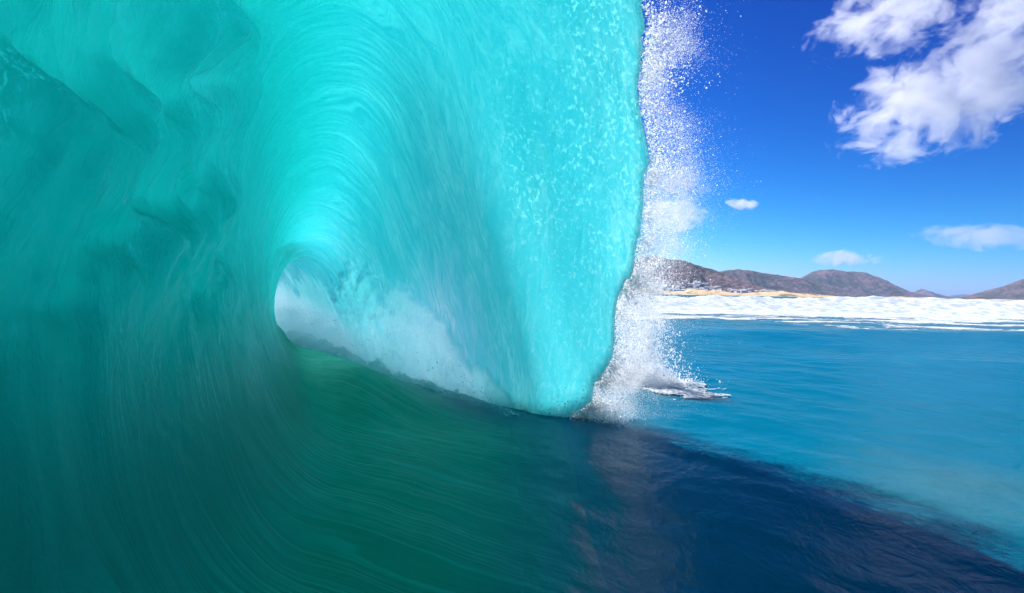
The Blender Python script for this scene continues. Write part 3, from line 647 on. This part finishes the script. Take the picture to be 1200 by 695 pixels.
def sand_mat():
    t = NT('dune_sand'); pos = t.n('NewGeometry').outputs['Position']
    n1 = t.noise(t.mapping(pos, (0.02, 0.02, 0.05)), 1.0, 5, 0.65)
    p = t.n('BsdfPrincipled'); t.set(p.inputs['Base Color'], t.mix(t.ramp(n1, 0.52, 0.60), (0.62, 0.45, 0.24, 1), (0.20, 0.17, 0.07, 1))); p.inputs['Roughness'].default_value = 1.0
    t.t.links.new(p.outputs[0], t.out.inputs[0]); return t.m
M_SAND = sand_mat()
nx, ny = 500, 40
u = np.linspace(150, 2900, nx); v = np.linspace(0, 1, ny); U, Vv = np.meshgrid(u, v, indexing='ij')
hD = 17 + 30*np.clip(fbm(U*0.006+2, 0*U, 3)+0.1, 0, 1) 
hD *= 1 - 0.75*sstep(1150, 1700, U)
Zd = -1.5 + hD*np.sin(math.pi*Vv)**0.9*(1 + 0.45*fbm(U*0.015, Vv*4, 4))
np_mesh('sand_dunes', np.stack([U, 2650 + 260*Vv, Zd], -1).reshape(-1, 3), grid_quads(nx, ny)[:, ::-1], M_SAND)['kind'] = 'structure'

def simple_mat(name, c, r=0.8):
    t = NT(name); pos = t.n('NewGeometry').outputs['Position']; n = t.noise(pos, 0.6, 4, 0.6)
    p = t.n('BsdfPrincipled'); t.set(p.inputs['Base Color'], t.mix(n, tuple(x*0.85 for x in c)+(1,), tuple(min(1, x*1.1) for x in c)+(1,))); p.inputs['Roughness'].default_value = r
    t.t.links.new(p.outputs[0], t.out.inputs[0]); return t.m
M_WALLS = simple_mat('white_plaster', (0.86, 0.85, 0.83)); M_ROOF = simple_mat('grey_roof', (0.62, 0.58, 0.54)); M_GLASS = simple_mat('dark_glass', (0.04, 0.05, 0.06), 0.2)
def house_mesh(w, d, h, rh, seed):
    v = [(-w/2,-d/2,-4),(w/2,-d/2,-4),(w/2,d/2,-4),(-w/2,d/2,-4),(-w/2,-d/2,h),(w/2,-d/2,h),(w/2,d/2,h),(-w/2,d/2,h),(-w/2,0,h+rh),(w/2,0,h+rh)]
    f = [(0,1,5,4),(1,2,6,9,5),(2,3,7,6),(3,0,4,8,7)]
    e = 0.5; b = len(v)
    v += [(-w/2-e,-d/2-e,h-.25),(w/2+e,-d/2-e,h-.25),(w/2+e,0,h+rh+.12),(-w/2-e,0,h+rh+.12),(w/2+e,d/2+e,h-.25),(-w/2-e,d/2+e,h-.25)]
    f2 = [(b,b+1,b+2,b+3),(b+3,b+2,b+4,b+5)]
    f3 = []
    for k in range(3):
        x0 = -w/2 + w*(k+0.25)/3; x1 = x0 + w/6
        for z0 in (1.0, 4.0):
            if z0+1.6 > h: continue
            c_ = len(v); v += [(x0,-d/2-.05,z0),(x1,-d/2-.05,z0),(x1,-d/2-.05,z0+1.6),(x0,-d/2-.05,z0+1.6)]; f3.append((c_,c_+1,c_+2,c_+3))
    me = bpy.data.meshes.new('house'); me.from_pydata(v, [], f+f2+f3)
    for m in (M_WALLS, M_ROOF, M_GLASS): me.materials.append(m)
    mi = [0]*len(f)+[1]*len(f2)+[2]*len(f3); me.polygons.foreach_set('material_index', mi); me.update(); return me
protos = [house_mesh(20, 12, 8, 3.0, 0), house_mesh(30, 13, 9, 1.5, 1), house_mesh(15, 11, 6, 3.0, 2)]
hx, hy, hz = HILLS[0]
def ground(x, y):
    ix = int(np.clip(np.searchsorted(hx, x), 0, len(hx)-1)); return float(np.interp(y, hy, hz[ix]))
k = 0
while k < 170:
    x = rng.uniform(640, 1500); y = rng.uniform(3060, 3240)
    x = 640 + 860*rng.random()**1.3
    z = max(0, ground(x, y))
    if z > 75 or z < 14: 
        if rng.random() < 0.9: y = 3080 + rng.random()*100; z = max(20.0, ground(x, y))
    o = bpy.data.objects.new('house', protos[rng.integers(0, 3)]); COL.objects.link(o)
    o.location = (x, y, z); o.rotation_euler = (0, 0, rng.uniform(-0.7, 0.7))
    tag(o, 'tiny white house among the cluster at the foot of the headland', 'house', 'white houses at the foot of the headland')
    k += 1

# ------------------------------------------------------------------ clouds
def cloud_mat(name, seed, dens, freq, thr, soft, size):
    t = NT(name); p = t.n('VolumePrincipled'); p.inputs['Color'].default_value = (0.86, 0.85, 0.90, 1); p.inputs['Anisotropy'].default_value = 0.35
    co = t.n('TexCoord').outputs['Object']
    ln = t.n('VectorMath', operation='LENGTH'); t.t.links.new(co, ln.inputs[0])
    sc_ = (size[0]*freq, size[1]*freq, size[2]*freq*1.3)
    n = t.noise(t.mapping(co, sc_, (0, 0.35, 0), (seed, seed*1.7, 0)), 1.0, 7, 0.62, 0.5)
    n = t.math('ADD', t.math('MULTIPLY', t.math('SUBTRACT', n, 0.5), 1.9), 0.5)
    f = t.math('SUBTRACT', t.math('ADD', n, t.math('MULTIPLY', t.math('SUBTRACT', 1.0, t.math('POWER', ln.outputs['Value'], 2.0)), 0.34)), thr)
    t.set(p.inputs['Density'], t.math('MULTIPLY', t.math('MINIMUM', t.math('MAXIMUM', f, 0.0), soft), dens))
    t.t.links.new(p.outputs[0], t.out.inputs['Volume']); t.m.cycles.volume_step_rate = 0.16; return t.m
def cloud(px, py, rx_px, rz_px, dist, tilt, seed, label, dens, freq, thr, depth_k=0.8):
    c = at(px, py, dist); sx = rx_px/667*dist; sz = rz_px/667*dist
    nu, nv_ = 40, 24
    uu = np.linspace(0, 2*math.pi, nu); vv = np.linspace(-math.pi/2, math.pi/2, nv_)
    U, Vv = np.meshgrid(uu, vv, indexing='ij')
    P = np.stack([np.cos(Vv)*np.cos(U), np.cos(Vv)*np.sin(U), np.sin(Vv)], -1)
    o = np_mesh('cloud', P.reshape(-1, 3), outward(P.reshape(-1, 3), grid_quads(nu, nv_)), cloud_mat('cloud_vapour', seed, dens, freq, thr, 0.12, (sx, sx*depth_k, sz)))
    o.location = c.tolist(); o.scale = (sx, sx*depth_k, sz)
    o.rotation_euler = Matrix.Rotation(tilt, 3, 'Y').to_euler()
    return tag(o, label, 'cloud')
cloud(1120, 105, 150, 78, 3200, R(-22), 3.1, 'large ragged white cloud spread across the upper right sky', 0.042, 0.0048, 0.715)
cloud(1035, 22, 95, 50, 3300, R(-14), 8.3, 'white cloud at the top edge left of the larger cloud bank', 0.042, 0.0048, 0.715)
cloud(1180, 10, 70, 45, 3300, R(10), 12.9, 'white cloud cut by the top right corner of the sky', 0.042, 0.0048, 0.715)
cloud(787, 252, 48, 22, 9500, R(6), 17.2, 'small puffy white cloud beside the spray edge over the headland', 0.02, 0.0026, 0.68)
cloud(870, 239, 20, 7, 9500, R(6), 22.2, 'tiny wisp of cloud alone in the blue above the headland', 0.04, 0.0030, 0.60)
cloud(995, 303, 42, 11, 15000, 0, 27.4, 'low white cloud hanging over the flat topped mountain', 0.013, 0.0017, 0.64)
cloud(1150, 279, 85, 15, 13000, R(3), 31.9, 'long pale mauve cloud bank low on the right', 0.006, 0.0015, 0.66)

# ------------------------------------------------------------------ air between here and the hills
hb = bpy.data.meshes.new('haze')
x0, x1, y0, y1, z0, z1 = -17000, 17000, -17000, 17000, -3.6, 430
hv = [(x0,y0,z0),(x1,y0,z0),(x1,y1,z0),(x0,y1,z0),(x0,y0,z1),(x1,y0,z1),(x1,y1,z1),(x0,y1,z1)]
hb.from_pydata(hv, [], [(0,3,2,1),(4,5,6,7),(0,1,5,4),(1,2,6,5),(2,3,7,6),(3,0,4,7)])
haze = bpy.data.objects.new('haze', hb); COL.objects.link(haze); haze['kind'] = 'stuff'
t = NT('haze_air'); pv = t.n('VolumePrincipled'); pv.inputs['Color'].default_value = (0.48, 0.68, 1.0, 1); pv.inputs['Density'].default_value = 3.4e-5
t.t.links.new(pv.outputs[0], t.out.inputs['Volume']); hb.materials.append(t.m)
